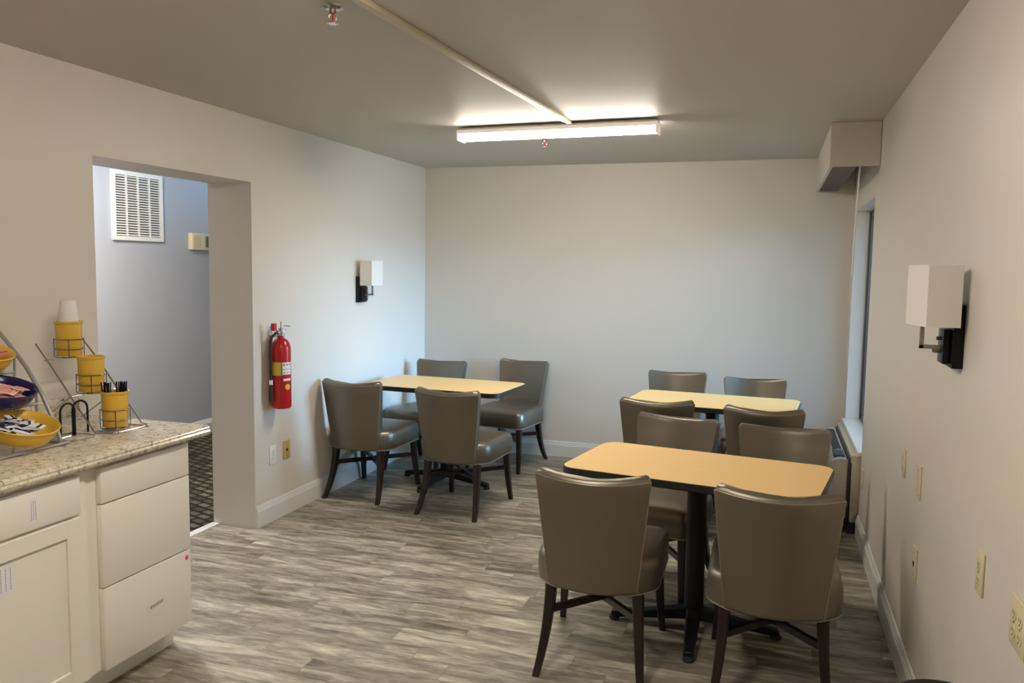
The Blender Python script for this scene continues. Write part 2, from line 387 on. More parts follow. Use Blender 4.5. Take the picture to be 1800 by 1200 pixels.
# ---------------------------------------------------------------- air conditioner + sleeve
sl = thing('wall_sleeve', 'beige panel sleeve fixed to right wall below the window sill', 'panel', (.488, 5.285, 0))
obj('panel', B(.006, .0565, 0, 1.16, .075, .487, .003), M['sleeve'], sl)
obj('rail', B(-.0, .008, .0, 1.16, .44, .487, .002), M['sleeve'], sl, )
obj('sub_base', B(.0, .0565, .01, 1.15, .001, .075, .003), M['acdark'], sl)
ac = thing('air_conditioner', 'beige wall air conditioner standing under the window', 'air conditioner', (.360, 5.30, 0))
prof = [(.0, .09), (.115, .09), (.115, .455), (.07, .462), (.025, .445), (.004, .41)]
bm = NB(); loft(bm, [[(x, y, z) for x, z in prof] for y in (.0, 1.08)]); bmesh.ops.bevel(bm, geom=bm.edges[:], offset=.006, segments=2, affect='EDGES')
obj('body', bm, M['ac'], ac)
bm = NB()
for k in range(14): box(bm, .045, .095, .30+k*.05, .335+k*.05, .457, .464)
obj('air_grille', bm, M['acdark'], ac)
obj('control_lid', B(.035, .10, .06, .24, .458, .468, .003), M['acdark'], ac)
obj('gap_shade_strip', B(.1155, .127, -.012, 1.09, .06, .47, .002), M['acdark'], ac)  # dark strip standing in for the shade in the gap between unit and sleeve
for y0 in (.05, .98): obj('foot', B(.02, .10, y0, y0+.05, .0005, .092), M['acdark'], ac)

# ---------------------------------------------------------------- chairs
def make_chair(label, group, loc, rz):
    t = thing('dining_chair', label, 'chair', loc, rz, group)
    # seat cushion
    def ring(s, z, crown=0):
        base = rpoly([(-.245*s, .262*s, .05*s), (-.243*s, -.234*s, .105*s), (.243*s, -.234*s, .105*s), (.245*s, .262*s, .05*s)], 7)
        out = []
        for x, y in base:
            yy = y-(.048*max(0, 1-(x/.20)**2) if y < -.19*s else 0)
            out.append((x, yy, z))
        return out[::1]
    bm = NB()
    loft(bm, [ring(.94, .345), ring(.985, .342), ring(1.0, .352), ring(1.008, .40), ring(1.0, .440), ring(.975, .460), ring(.93, .472), ring(.80, .480), ring(.5, .486), ring(.2, .488)])
    seat = obj('seat', bm, M['vinyl'], t, ang=60)
    bm = NB(); tube(bm, [(x, y, .347) for x, y, z in ring(1.0, 0)], .0035, 6, True); obj('piping', bm, M['piping'], seat, ang=60)
    # backrest, curved in plan and reclined; rear face at y, thickness th
    def bring(z, v, inset=0.0, dz=0):
        hw = .174+.048*v - inset; yc = -.250-.053*v; th = .074-.026*v; out = []
        n = 14; bulge = .046+.008*v
        for k in range(n+1):                                    # rear surface, left to right
            u = -1+2*k/n; out.append((u*hw, yc-bulge*(1-u*u)+inset*.8+.012*0, z))
        c = th
        for k in range(n+1):                                    # front surface, right to left
            u = 1-2*k/n; pad = .010*(1-u**4)
            out.append((u*(hw-.006), yc-bulge*(1-u*u)+c+pad*.9-inset*.8, z))
        return out
    bm = NB(); rings = []
    zb, zt = .345, .826
    rings.append(bring(zb, 0, .010)); rings.append(bring(zb+.006, 0.0, .002))
    for k in range(0, 9):
        v = k/8; rings.append(bring(zb+.015+(zt-.035-zb-.015)*v, v))
    rings += [bring(zt-.018, 1.0, .003), bring(zt-.006, 1.0, .009), bring(zt, 1.0, .017)]
    loft(bm, rings)
    # dip the top edge slightly at its middle like a hand rail
    for vtx in bm.verts:
        if vtx.co.z > .7: vtx.co.z += -.019*(1-min(1, (vtx.co.x/.2)**2))*(vtx.co.z-.7)/.126
    back = obj('backrest', bm, M['vinyl'], t, ang=50)
    bm = NB()
    for s in (-1, 1):
        pts = []
        for k in range(0, 9):
            v = k/8; r_ = bring(0, v); q = r_[0] if s < 0 else r_[14]
            pts.append((q[0]+s*.0, q[1]-.001, zb+.01+(zt-.03-zb)*v))
        tube(bm, pts, .0016, 5)
    r_ = bring(zt-.020, 1.0)[:15]
    tube(bm, [(x, y, z-.016*(1-(x/.22)**2)) for x, y, z in r_], .0022, 5)
    obj('piping', bm, M['piping'], back, ang=60)
    # legs
    def leg(path, w0, w1):
        bm = NB(); rings = []; n = len(path)
        for i, p in enumerate(path):
            f = i/(n-1); a = (w0+(w1-w0)*f)/2; p = Vector(p)
            rings.append([(p.x+dx*a, p.y+dy*a*1.1, p.z) for dx, dy in ((-1, -.75), (-.75, -1), (.75, -1), (1, -.75), (1, .75), (.75, 1), (-.75, 1), (-1, .75))])
        loft(bm, rings); return bm
    for s in (-1, 1):
        obj('leg', leg(bez((s*.172, -.205, .352), (s*.180, -.215, .14), (s*.205, -.31, 0), 8), .044, .027), M['leg'], t)
        obj('leg', leg(bez((s*.205, .215, .352), (s*.212, .228, .15), (s*.226, .262, 0), 6), .042, .026), M['leg'], t)
    bm = NB()
    for s in (-1, 1):
        a = Vector((s*.181, -.216, .235)); b_ = Vector((-s*.211, .226, .235)); dd = (b_-a); L = dd.length; an = math.atan2(dd.y, dd.x)
        mt = Matrix.Translation((a+b_)/2) @ Matrix.Rotation(an, 4, 'Z'); box(bm, -L/2, L/2, -.011, .011, -.014+.001*s, .014+.001*s, .002, 1, mt)
    obj('stretcher', bm, M['leg'], t)
    return t
CH = [
 ('grey vinyl chair in the foreground, left one on the near side of the front table', 'chairs at the front table', -.63, 3.297, 1.2),
 ('grey vinyl chair in the foreground, right one nearest the right wall', 'chairs at the front table', .045, 3.29, .4),
 ('grey vinyl chair facing the camera, left one behind the front table', 'chairs at the front table', -.514, 4.07, 168),
 ('grey vinyl chair facing the camera, right one behind the front table', 'chairs at the front table', .061, 3.963, 176.2),
 ('grey vinyl chair seen from behind, left one on near side of the far right table', 'chairs at the far right table', -.647, 5.173, 2.3),
 ('grey vinyl chair seen from behind, right one on near side of the far right table', 'chairs at the far right table', -.012, 5.101, -2.3),
 ('grey vinyl chair against the back wall, left one behind the far right table', 'chairs at the far right table', -.67, 6.005, 180.2),
 ('grey vinyl chair against the back wall, right one behind the far right table', 'chairs at the far right table', -.085, 5.85, 182.7),
 ('grey vinyl chair seen from behind beside the left wall, at the left table', 'chairs at the left table', -2.660, 5.169, -2.2),
 ('grey vinyl chair seen from behind, right one on near side of the left table', 'chairs at the left table', -1.913, 5.047, -3.7),
 ('grey vinyl chair in the back left corner, mostly hidden by the left table', 'chairs at the left table', -2.604, 5.96, 176.2),
 ('grey vinyl chair by the back wall with its seat showing, right of the left table', 'chairs at the left table', -2.009, 6.26, 171.2),
]
c0 = None
for lab, gr, x, y, rz in CH:
    if c0 is None: c0 = make_chair(lab, gr, (x, y, 0), R(rz))
    else: dup(c0, (x, y, 0), R(rz), lab, gr)

# ---------------------------------------------------------------- tables
TZ = .74
def make_table(label, group, loc, rz, base_off, base_rz):
    t = thing('cafe_table', label, 'table', loc, rz, group)
    o = rpoly([(-.533, -.305, .075), (.533, -.305, .075), (.533, .305, .075), (-.533, .305, .075)], 10)
    def rg(d, z): return [(x-math.copysign(d, x), y-math.copysign(d, y), z) for x, y in o]
    bm = NB(); loft(bm, [rg(.0035, TZ-.030), rg(.0035, TZ-.0012), rg(.0045, TZ)]); obj('tabletop', bm, M['laminate'], t, ang=30)
    bm = NB(); loft(bm, [rg(.003, TZ-.034), rg(0, TZ-.030), rg(0, TZ-.003), rg(.003, TZ-.0006)], False, False)
    inner = [rg(.003, TZ-.034), rg(.02, TZ-.034)]; loft(bm, inner, False, False); obj('edge_band', bm, M['edge'], t)
    bx, by = base_off
    mt = Matrix.Translation((bx, by, 0)) @ Matrix.Rotation(base_rz, 4, 'Z')
    bm = NB(); box(bm, -.19, .19, -.03, .03, TZ-.060, TZ-.0345, .004, 2, mt); box(bm, -.03, .03, -.19, .19, TZ-.061, TZ-.0345, .004, 2, mt); box(bm, -.09, .09, -.09, .09, TZ-.066, TZ-.058, .002, 1, mt)
    obj('top_bracket', bm, M['black'], t)
    bm = NB(); lathe(bm, [(0, .075), (.043, .075), (.043, TZ-.065), (0, TZ-.065)], 28, mtx=mt); obj('column', bm, M['black'], t)
    for k in range(4):
        a = k*PI/2; L = .335 if k % 2 else .365
        bm = NB(); rings = []
        for i in range(9):
            f = i/8; x = .0+L*f; top = .115-.075*f**.75-.0*f; bot = .052-.036*f; wd = .034-.012*f
            if i >= 7: top = .050 if i == 7 else .042; bot = .018
            rings.append([(x, -wd, bot), (x, wd, bot), (x, wd*.8, top), (x, -wd*.8, top)])
        loft(bm, rings); bmesh.ops.bevel(bm, geom=bm.edges[:], offset=.004, segments=1, affect='EDGES')
        bmesh.ops.transform(bm, matrix=mt @ Matrix.Rotation(a, 4, 'Z'), verts=bm.verts)
        ft = obj('base_arm', bm, M['black'], t)
        bm = NB(); lathe(bm, [(0, .0), (.022, .0), (.025, .006), (.022, .018), (.012, .024), (0, .024)], 16, mtx=mt @ Matrix.Rotation(a, 4, 'Z') @ Matrix.Translation((L-.012, 0, 0)))
        obj('glide', bm, M['rubber'], ft)
    return t
def base(t_rz, dx, dy, wrz):      # base offset given in world axes, base yaw in world
    v = Matrix.Rotation(-t_rz, 2) @ Vector((dx, dy)); return (v.x, v.y), wrz-t_rz
for lab, x, y, rz, bdx, bdy, brz in (
    ('maple laminate table with black edge in the foreground by the right wall', -.283, 3.60, R(-9.5), 0, .025, R(2)),
    ('maple laminate table between chairs near the window and back wall', -.349, 5.485, R(-5), 0, 0, R(-2)),
    ('maple laminate table beside the left wall under the wall lamp', -2.257, 5.525, R(-3.5), 0, .02, R(-12))):
    bo, br_ = base(rz, bdx, bdy, brz)
    make_table(lab, 'maple laminate tables', (x, y, 0), rz, bo, br_)

# ---------------------------------------------------------------- wall sconces  (local: +X out of the wall, Y along the wall)
def sconce(label, loc, rotz, tilt):
    t = thing('wall_sconce', label, 'wall lamp', loc, rotz, 'wall lamps')
    pl = obj('back_plate', B(.0005, .030, -.060, .060, -.095, .095, .002), M['blackwood'], t)
    bm = NB(); box(bm, .030, .052, -.050, .034, -.085, .020, .004); obj('switch_box', bm, M['blackwood'], t)
    bm = NB(); lathe(bm, [(0, 0), (.010, 0), (.010, .018), (.007, .022), (0, .022)], 16, mtx=Matrix.Translation((.052, -.01, -.045)) @ Matrix.Rotation(PI/2, 4, 'Y'))
    lathe(bm, [(0, 0), (.006, 0), (.006, .012), (0, .012)], 12, mtx=Matrix.Translation((.052, -.01, -.010)) @ Matrix.Rotation(PI/2, 4, 'Y'))
    obj('switch_knob', bm, M['steel'], t)
    bm = NB(); box(bm, .048, .112, -.006, .006, -.042, -.030, .001, 1); box(bm, .100, .112, -.006, .006, -.042, .055, .001, 1); obj('arm', bm, M['steel'], t)
    # open box shade with thickness, turned a little about the arm
    mt = Matrix.Translation((.084, .028, 0)) @ Matrix.Rotation(tilt, 4, 'Z')
    hw, hd, z0, z1, th = .088, .048, .030, .212, .0025
    bm = NB()
    def rr(i, z, g=0): return [(-hd+i-g, -hw+i-g, z), (hd-i+g, -hw+i-g, z), (hd-i+g, hw-i+g, z), (-hd+i-g, hw-i+g, z)]
    loft(bm, [rr(0, z0), rr(0, z1), rr(th, z1), rr(th, z0), rr(0, z0)], False, False)
    bmesh.ops.remove_doubles(bm, verts=bm.verts, dist=1e-5); bmesh.ops.transform(bm, matrix=mt, verts=bm.verts)
    sh = obj('lamp_shade', bm, M['shade'], t, smooth=False)
    bm = NB(); box(bm, -.003, .003, -hw+.002, hw-.002, .052, .055, mtx=mt); box(bm, -hd+.002, hd-.002, -.003, .003, .052, .055, mtx=mt); obj('shade_spider', bm, M['steel'], sh)
    bm = NB(); lathe(bm, [(0, .0), (.014, 0), (.014, .05), (.013, .052), (.020, .075), (.029, .105), (.026, .125), (.012, .138), (0, .140)], 20, mtx=Matrix.Translation((.098, .012, .055))); obj('bulb', bm, M['white'], sh)
    return t
sconce('black wall lamp with white rectangular shade on the left wall above the left table', (XL, 5.465, 1.415), 0, R(0))
# mirrored along the wall: the right wall lamp faces -X
sconce('black wall lamp with white rectangular shade on the right wall near the camera', (XR, 2.775, 1.405), PI, R(10))

# ---------------------------------------------------------------- wall plates
def plate(name, label, cat, wall, y, z, kind, m, hgt=.115, wid=.07):
    """local +X out of the wall"""
    x, rz = (XL, 0) if wall == 'L' else (XR, PI)
    t = thing(name, label, cat, (x, y, z), rz)
    obj('cover_plate', B(.0004, .0065, -wid/2, wid/2, -hgt/2, hgt/2, .002), m, t)
    def screw(zz, yy=0):
        bm = NB(); lathe(bm, [(0, 0), (.0035, 0), (.003, .0012), (0, .0014)], 10, mtx=Matrix.Translation((.0065, yy, zz)) @ Matrix.Rotation(PI/2, 4, 'Y')); obj('screw', bm, M['steel'], t)
    def socket(yy, zz):
        bm = NB(); lathe(bm, [(0, 0), (.016, 0), (.0155, .0018), (0, .0018)], 20, mtx=Matrix.Translation((.0065, yy, zz)) @ Matrix.Rotation(PI/2, 4, 'Y')); s_ = obj('socket', bm, m, t)
        bm = NB(); box(bm, .0083, .0088, yy-.007, yy-.0055, zz-.003, zz+.006); box(bm, .0083, .0088, yy+.0055, yy+.007, zz-.003, zz+.006)
        lathe(bm, [(0, 0), (.0024, 0), (.0024, .0005), (0, .0005)], 8, mtx=Matrix.Translation((.0083, yy, zz-.009)) @ Matrix.Rotation(PI/2, 4, 'Y')); obj('slot', bm, M['dark'], s_)
    if kind == 'duplex': socket(0, .020); socket(0, -.020); screw(0)
    elif kind == 'double':
        for yy in (-.023, .023): socket(yy, .020); socket(yy, -.020); screw(0, yy)
    elif kind == 'blank': screw(.042); screw(-.042)
    elif kind == 'jack':
        screw(.042); screw(-.042); obj('jack', B(.0065, .009, -.008, .008, -.009, .009, .001), M['dark'], t)
    return t
plate('wall_outlet', 'white duplex outlet low on the left wall beside the doorway', 'outlet', 'L', 4.332, .413, 'duplex', M['white'])
plate('phone_jack', 'tan jack plate low on the left wall, right of the white outlet', 'wall plate', 'L', 4.482, .416, 'jack', M['gold'])
plate('wall_plate', 'thin ivory plate on the right wall close to the air conditioner', 'wall plate', 'R', 5.13, .385, 'blank', M['ivory'])
plate('wall_outlet', 'ivory outlet on the right wall, upper of the pair beyond the lamp', 'outlet', 'R', 3.67, .815, 'duplex', M['ivory'])
plate('wall_plate', 'ivory raised blank plate on right wall between two ivory outlets', 'wall plate', 'R', 3.30, .825, 'blank', M['ivory'], .125)
plate('wall_plate', 'narrow ivory plate low on the right wall beside the foreground chair', 'wall plate', 'R', 3.29, .515, 'jack', M['ivory'], .125)
plate('wall_outlet', 'ivory duplex outlet with two sockets on the right wall below the lamp', 'outlet', 'R', 2.35, .82, 'duplex', M['ivory'])
plate('wall_outlet', 'wide ivory double outlet at the right edge of the photo', 'outlet', 'R', 1.995, .825, 'double', M['ivory'], .115, .115)

# ---------------------------------------------------------------- hall wall fittings
vt = thing('air_vent', 'white louvred return air vent high on the hall wall', 'air vent', (HX, 5.58, 2.045))
vw, vh = .282, .278
obj('cavity', B(.0005, .004, -vw+.02, vw-.02, -vh+.02, vh-.02), M['ventdark'], vt)
bm = NB()
for (y0, y1, z0, z1) in ((-vw, -vw+.034, -vh, vh), (vw-.034, vw, -vh, vh), (-vw+.033, vw-.033, -vh, -vh+.034), (-vw+.033, vw-.033, vh-.034, vh)): box(bm, .0005, .020, y0, y1, z0, z1)
for k in (-1, 0, 1): box(bm, .004, .019, k*.128-.006, k*.128+.006, -vh+.03, vh-.03)
obj('frame', bm, M['vent'], vt)
bm = NB(); nsl = 24
for k in range(nsl):
    z = -vh+.045+k*(2*vh-.09)/(nsl-1)
    box(bm, -.010, .010, -vw+.03, vw-.03, -.0012, .0012, mtx=Matrix.Translation((.0125, 0, z)) @ Matrix.Rotation(R(35), 4, 'Y'))
obj('louvre_grille', bm, M['vent'], vt)
al = thing('alarm_box', 'small ivory alarm box on the hall wall right of the vent', 'alarm', (HX, 6.335, 1.785))
obj('housing', B(.0005, .050, -.145, .145, -.075, .075, .006), M['ivory'], al)
bm = NB()
for k in range(8): box(bm, .050, .052, -.125, -.03, -.055+k*.015, -.049+k*.015)
obj('horn_grille', bm, M['gold'], al)
obj('strobe_lens', B(.050, .066, .03, .075, -.05, .05, .006), mat('grey strobe lens', (.10, .10, .07), .25), al)

# ---------------------------------------------------------------- fire extinguisher (local +X out of wall)
fx = thing('fire_extinguisher', 'red fire extinguisher hanging on the left wall beside the doorway', 'fire extinguisher', (XL+.075, 4.325, .715))
bm = NB(); lathe(bm, [(0, .0), (.052, 0), (.058, .008), (.059, .02), (.059, .36), (.056, .385), (.046, .408), (.030, .424), (.020, .430), (.019, .445), (0, .445)], 40); cyl = obj('cylinder', bm, M['red'], fx, ang=50)
def patch(a0, a1, z0, z1, r=.0597):
    bm = NB(); n = 12; A = [a0+(a1-a0)*k/n for k in range(n+1)]
    vo = [[bm.verts.new((r*math.cos(a), r*math.sin(a), z)) for a in A] for z in (z0, z1)]
    for k in range(n): bm.faces.new((vo[0][k], vo[0][k+1], vo[1][k+1], vo[1][k]))
    return bm
# the camera sees the side around angle -35..-50 deg (towards +X, -Y)
obj('yellow_label', patch(R(-118), R(-58), .205, .285), M['yellowlab'], cyl)
obj('white_label', patch(R(-50), R(10), .210, .285), M['whitelab'], cyl)
bm = NB()
for k in range(3):
    merge(bm, patch(R(-46+k*19), R(-36+k*19), .264, .276, .0600)); merge(bm, patch(R(-47+k*19), R(-39+k*19), .240, .246, .0600)); merge(bm, patch(R(-44+k*19), R(-36+k*19), .218, .226, .0600))
obj('pictograms', bm, mat('label ink', (.25, .2, .22), .6), cyl)
bm = NB(); merge(bm, patch(R(-56), R(-51), .205, .285)); obj('label_stripe', bm, M['ink'], cyl)
obj('white_stripe', patch(R(-45), R(5), .172, .186), M['whitelab'], cyl)
bm = NB(); 
vs_ = []
for k in range(13):
    x_ = -1+2*k/12; h_ = math.sqrt(max(.02, 1-x_*x_)); a_ = R(-18)+.30*x_
    vs_.append([bm.verts.new((.0599*math.cos(a_), .0599*math.sin(a_), .135+s__*.018*h_)) for s__ in (-1, 1)])
for p_, q_ in zip(vs_, vs_[1:]): bm.faces.new((p_[0], q_[0], q_[1], p_[1]))
obj('yellow_emblem', bm, M['yellowlab'], cyl)
bm = NB(); lathe(bm, [(0, .445), (.022, .445), (.022, .462), (.014, .470), (.014, .49), (0, .49)], 20); box(bm, -.012, .012, -.035, .020, .452, .474, .003); obj('valve', bm, M['chrome'], fx)
bm = NB(); lathe(bm, [(0, 0), (.013, 0), (.013, .010), (0, .012)], 16, mtx=Matrix.Translation((.010, -.0, .470)) @ Matrix.Rotation(PI/2, 4, 'Y')); obj('gauge', bm, M['whitelab'], fx)
bm = NB(); box(bm, -.008, .008, -.02, .042, .500, .506, .002, 1, Matrix.Rotation(R(-6), 4, 'X')); box(bm, -.008, .008, .01, .045, .474, .480, .002, 1); tube(bm, [(0, 0, .488), (0, 0, .53)], .003, 6); obj('squeeze_handle', bm, M['chrome'], fx)
obj('hanging_tag', B(-.014, .010, -.085, -.055, .478, .522, .003), mat('red tag', (.50, .02, .03), .5), fx)
obj('tag_loop', tube(NB(), [(0, -.030, .465), (-.002, -.045, .482), (-.002, -.06, .490)], .0035, 6), M['red'], fx)
bm = NB(); tube(bm, [(0, -.020, .462), (-.006, -.045, .462), (-.022, -.068, .435), (-.026, -.071, .40), (-.026, -.071, .34), (-.026, -.070, .25), (-.026, -.070, .17)], .0085, 10)
obj('hose', bm, M['rubber'], fx)
bm = NB(); lathe(bm, [(0, .045), (.009, .045), (.0115, .06), (.0095, .15), (0, .155)], 14, -.026, -.0725); obj('nozzle', bm, M['rubber'], fx)
bm = NB(); lathe(bm, [(0, .150), (.0112, .150), (.0112, .178), (0, .178)], 14, -.026, -.0715); obj('hose_clip', bm, M['whitelab'], fx)
bm = NB(); box(bm, -.0745, -.071, -.02, .02, .30, .50, .001); box(bm, -.072, -.018, -.008, .008, .432, .444, .002); obj('wall_bracket', bm, M['chrome'], fx)

# ---------------------------------------------------------------- counter and cabinets
CX = -2.215
def carcass(t, x1, y0, y1):
    obj('body', B(XL+.002, x1, y0, y1, .112, .877), M['cab'], t)
    obj('toe_kick', B(XL+.002, -2.345, y0+.0, y1-.012, .0005, .112), M['cab'], t)
def sticker(name, m, x, y0, y1, z0, z1, rows, parent, vert=False):
    s_ = obj(name, B(x, x+.0007, y0, y1, z0, z1), m, parent)
    bm = NB()
    if rows:
        for i in range(rows):
            if vert:
                y = y0+(y1-y0)*(i+.7)/(rows+.4); z = z0+.012
                while z < z1-.014:
                    l_ = random.uniform(.003, .008); box(bm, x+.0007, x+.0010, y-.0009, y+.0009, z, min(z+l_, z1-.01)); z += l_+.002
            else:
                z = z1-(z1-z0)*(i+.7)/(rows+.4); y = y0+.012
                while y < y1-.014:
                    l_ = random.uniform(.003, .008); box(bm, x+.0007, x+.0010, y, min(y+l_, y1-.01), z-.0009, z+.0009); y += l_+.002
        obj('print', bm, M['ink'], s_)
    return s_
def shaker(bm, x0, x1, y0, y1, z0, z1, rail=.06):
    box(bm, x0, x1, y0, y0+rail, z0, z1, .0015, 1); box(bm, x0, x1, y1-rail, y1, z0, z1, .0015, 1)
    box(bm, x0, x1, y0+rail-.001, y1-rail+.001, z0, z0+rail, .0015, 1); box(bm, x0, x1, y0+rail-.001, y1-rail+.001, z1-rail, z1, .0015, 1)
    box(bm, x0, x1-.009, y0+rail-.002, y1-rail+.002, z0+rail-.002, z1-rail+.002)
    return bm
c1 = thing('base_cabinet', 'cream base cabinet with a drawer above a recessed-panel door at left', 'cabinet')
carcass(c1, -2.262, 1.30, 2.226)
dr = obj('drawer', B(-2.262, -2.243, 1.345, 2.188, .728, .862, .003), M['cab'], c1)
sticker('paper_label', M['whitelab'], -2.243, 1.985, 2.012, .748, .832, 3, dr, True)
for (y0, y1) in ((1.345, 1.762), (1.768, 2.188)):
    dd = obj('door', shaker(NB(), -2.262, -2.243, y0, y1, .125, .716), M['cab'], c1)
sticker('paper_label', M['whitelab'], -2.2515, 1.85, 1.925, .548, .645, 4, dd, True)
c2 = thing('drawer_cabinet', 'cream cabinet with three slab drawers at the end of the counter', 'cabinet')
carcass(c2, -2.275, 2.228, 2.758)
for i, (z0, z1) in enumerate(((.731, .862), (.423, .726), (.112, .418))):
    dd = obj('drawer', B(-2.274, -2.250, 2.285, 2.746, z0, z1, .003), M['cab'], c2)
s_ = obj('tape_label', B(-.0, .0006, -.052, .052, -.015, .015), mat('clear tape label', (.80, .77, .71), .3), dd, loc=(-2.250, 2.545, .262), rot=(R(4), 0, 0))
bm = NB(); y = -.034
while y < .026:
    l_ = random.uniform(.004, .008); box(bm, .0006, .0009, y, y+l_, -.006, .006); y += l_+.002
obj('print', bm, mat('faded ink', (.36, .33, .30), .7), s_)
bm = NB(); lathe(bm, [(0, 0), (.010, 0), (.010, .0006), (0, .0007)], 18, mtx=Matrix.Translation((-2.250, 2.722, .388)) @ Matrix.Rotation(PI/2, 4, 'Y')); obj('pink_sticker', bm, M['pink'], dd)
# worktop
wt = thing('countertop', 'speckled beige granite countertop along the left wall', 'countertop')
prof = [(XL+.003, .878), (CX-.012, .878), (CX-.002, .884), (CX, .895), (CX-.006, .902), (CX-.004, .908), (CX-.010, .917), (CX-.020, .920), (XL+.003, .920)]
bm = NB(); loft(bm, [[(x, y, z) for x, z in prof] for y in (1.28, 2.842)]); obj('slab', bm, M['granite'], wt, ang=50)
obj('backsplash', B(XL+.003, XL+.024, 1.28, 2.842, .9205, 1.005, .003), M['granite'], wt)

# ---------------------------------------------------------------- crock rack on the counter
CR = [(-2.515, 2.640, .932), (-2.640, 2.650, 1.066), (-2.765, 2.665, 1.204)]
rk = thing('crock_rack', 'three-tier chrome wire rack holding yellow crocks on the granite counter', 'rack')
def ringpts(cx, cyy, z, r, n=28): return [(cx+r*math.cos(2*PI*k/n), cyy+r*math.sin(2*PI*k/n), z) for k in range(n)]
for (x, y, z) in CR:
    bm = NB(); z0 = z-.006
    for zz in (z0+.002, z0+.035, z0+.075): tube(bm, ringpts(x, y, zz, .0530), .0020, 6, True)
    for k in range(4):
        a = k*PI/2+PI/4; ax, ay = x+.0550*math.cos(a), y+.0550*math.sin(a); tube(bm, [(x, y, z0-.002), (x+.045*math.cos(a), y+.045*math.sin(a), z0-.002), (ax, ay, z0+.004), (ax, ay, z0+.078)], .0020, 6)
    obj('crock_holder', bm, M['wire'], rk)
bm = NB()
for s in (-1, 1):
    yy = 2.645+s*.078
    tube(bm, [(-2.425, yy+.0, .9235), (-2.455, yy, .9235), (-2.54, yy, .9235)], .003, 6)
y1, y2 = 2.52, 2.70
tube(bm, [(-2.44, 2.545, .9235), (-2.50, 2.520, .925), (-2.60, 2.522, 1.04), (-2.72, 2.524, 1.185), (-2.795, 2.530, 1.262)], .0034, 6)
tube(bm, [(-2.44, 2.745, .9235), (-2.50, 2.765, .925), (-2.60, 2.765, 1.04), (-2.72, 2.765, 1.185), (-2.795, 2.765, 1.262)], .0034, 6)
tube(bm, [(-2.44, 2.545, .9235), (-2.43, 2.645, .9235), (-2.44, 2.745, .9235)], .003, 6)
tube(bm, [(-2.62, 2.523, 1.062), (-2.72, 2.523, .99), (-2.82, 2.523, .9235), (-2.82, 2.765, .9235), (-2.72, 2.765, .99), (-2.62, 2.765, 1.062)], .003, 6)
tube(bm, [(-2.62, 2.523, 1.060), (-2.62, 2.765, 1.060)], .003, 6); tube(bm, [(-2.745, 2.524, 1.198), (-2.745, 2.765, 1.198)], .003, 6)
obj('frame', bm, M['chrome'], rk)
def crock(label, c):
    bm = NB(); h = .143
    lathe(bm, [(0, 0), (.0445, 0), (.0475, .004), (.0495, .10), (.0500, h-.012), (.0535, h-.010), (.0545, h), (.0500, h), (.0485, h-.01), (.046, .008), (0, .008)], 36)
    return tag(obj('crock', bm, M['yellow'], loc=(c[0], c[1], c[2]-.0012+.001), ang=40), label, 'crock', 'yellow crocks in the wire rack')
crock('yellow crock on the lowest tier of the rack, holding black stirrers', CR[0])
crock('yellow crock on the middle tier of the rack with its open rim showing', CR[1])
crock('yellow crock on the top tier of the rack under a white cup', CR[2])
bm = NB(); lathe(bm, [(0, .0), (.040, .0), (.041, .004), (.030, .098), (.027, .100), (0, .100)], 32)
tag(obj('foam_cup', bm, M['foam'], loc=(CR[2][0], CR[2][1], CR[2][2]+.128), ang=40), 'white foam cup upside down in the topmost yellow crock', 'cup')
bm0 = NB(); tube(bm0, [(0, 0, 0), (0, 0, .168)], .0022, 5); st_me = obj('stirrer', bm0, M['blackplastic'])
first = True
for cl in range(2):
    for k in range(16):
        ca = (-.022, .024)[cl]; px = CR[0][0]+ca*.6+random.uniform(-.013, .013); py = CR[0][1]+ca+random.uniform(-.014, .014)
        o = st_me if first else st_me.copy()
        if not first: COL.objects.link(o)
        first = False
        o.location = (px, py, CR[0][2]+.011); tl = .10 if cl == 0 else .05
        o.rotation_euler = (random.uniform(-tl, tl), random.uniform(-tl, tl), 0)
        tag(o, 'thin black plastic stirrer standing in the lowest yellow crock', 'stirrer', 'black stirrers in the lowest crock')
# black lid holder
lh = thing('lid_holder', 'black double-arched wire holder between the bowls and the yellow crocks', 'wire holder')
bm = NB()
for (xa, ya, xb, yb) in ((-2.55, 2.405, -2.55, 2.472), (-2.565, 2.478, -2.555, 2.540)):
    pts = [(xa, ya, .9235), (xa, ya, 1.02)]
    for k in range(1, 8):
        a = PI*k/8; mx_, my_ = (xa+xb)/2, (ya+yb)/2; pts.append((mx_+(xa-xb)/2*math.cos(a), my_+(ya-yb)/2*math.cos(a), 1.02+.032*math.sin(a)))
    pts += [(xb, yb, 1.02), (xb, yb, .9235)]; tube(bm, pts, .0042, 8)
obj('arch', bm, M['black'], lh)
bm = NB(); tube(bm, [(-2.47, 2.385, .9225), (-2.46, 2.47, .9225), (-2.49, 2.505, .9225), (-2.60, 2.505, .9225), (-2.61, 2.395, .9225), (-2.47, 2.385, .9225)], .0025, 6)
tube(bm, [(-2.55, 2.39, .9225), (-2.56, 2.505, .9225)], .0025, 6); obj('base_wire', bm, M['chrome'], lh)

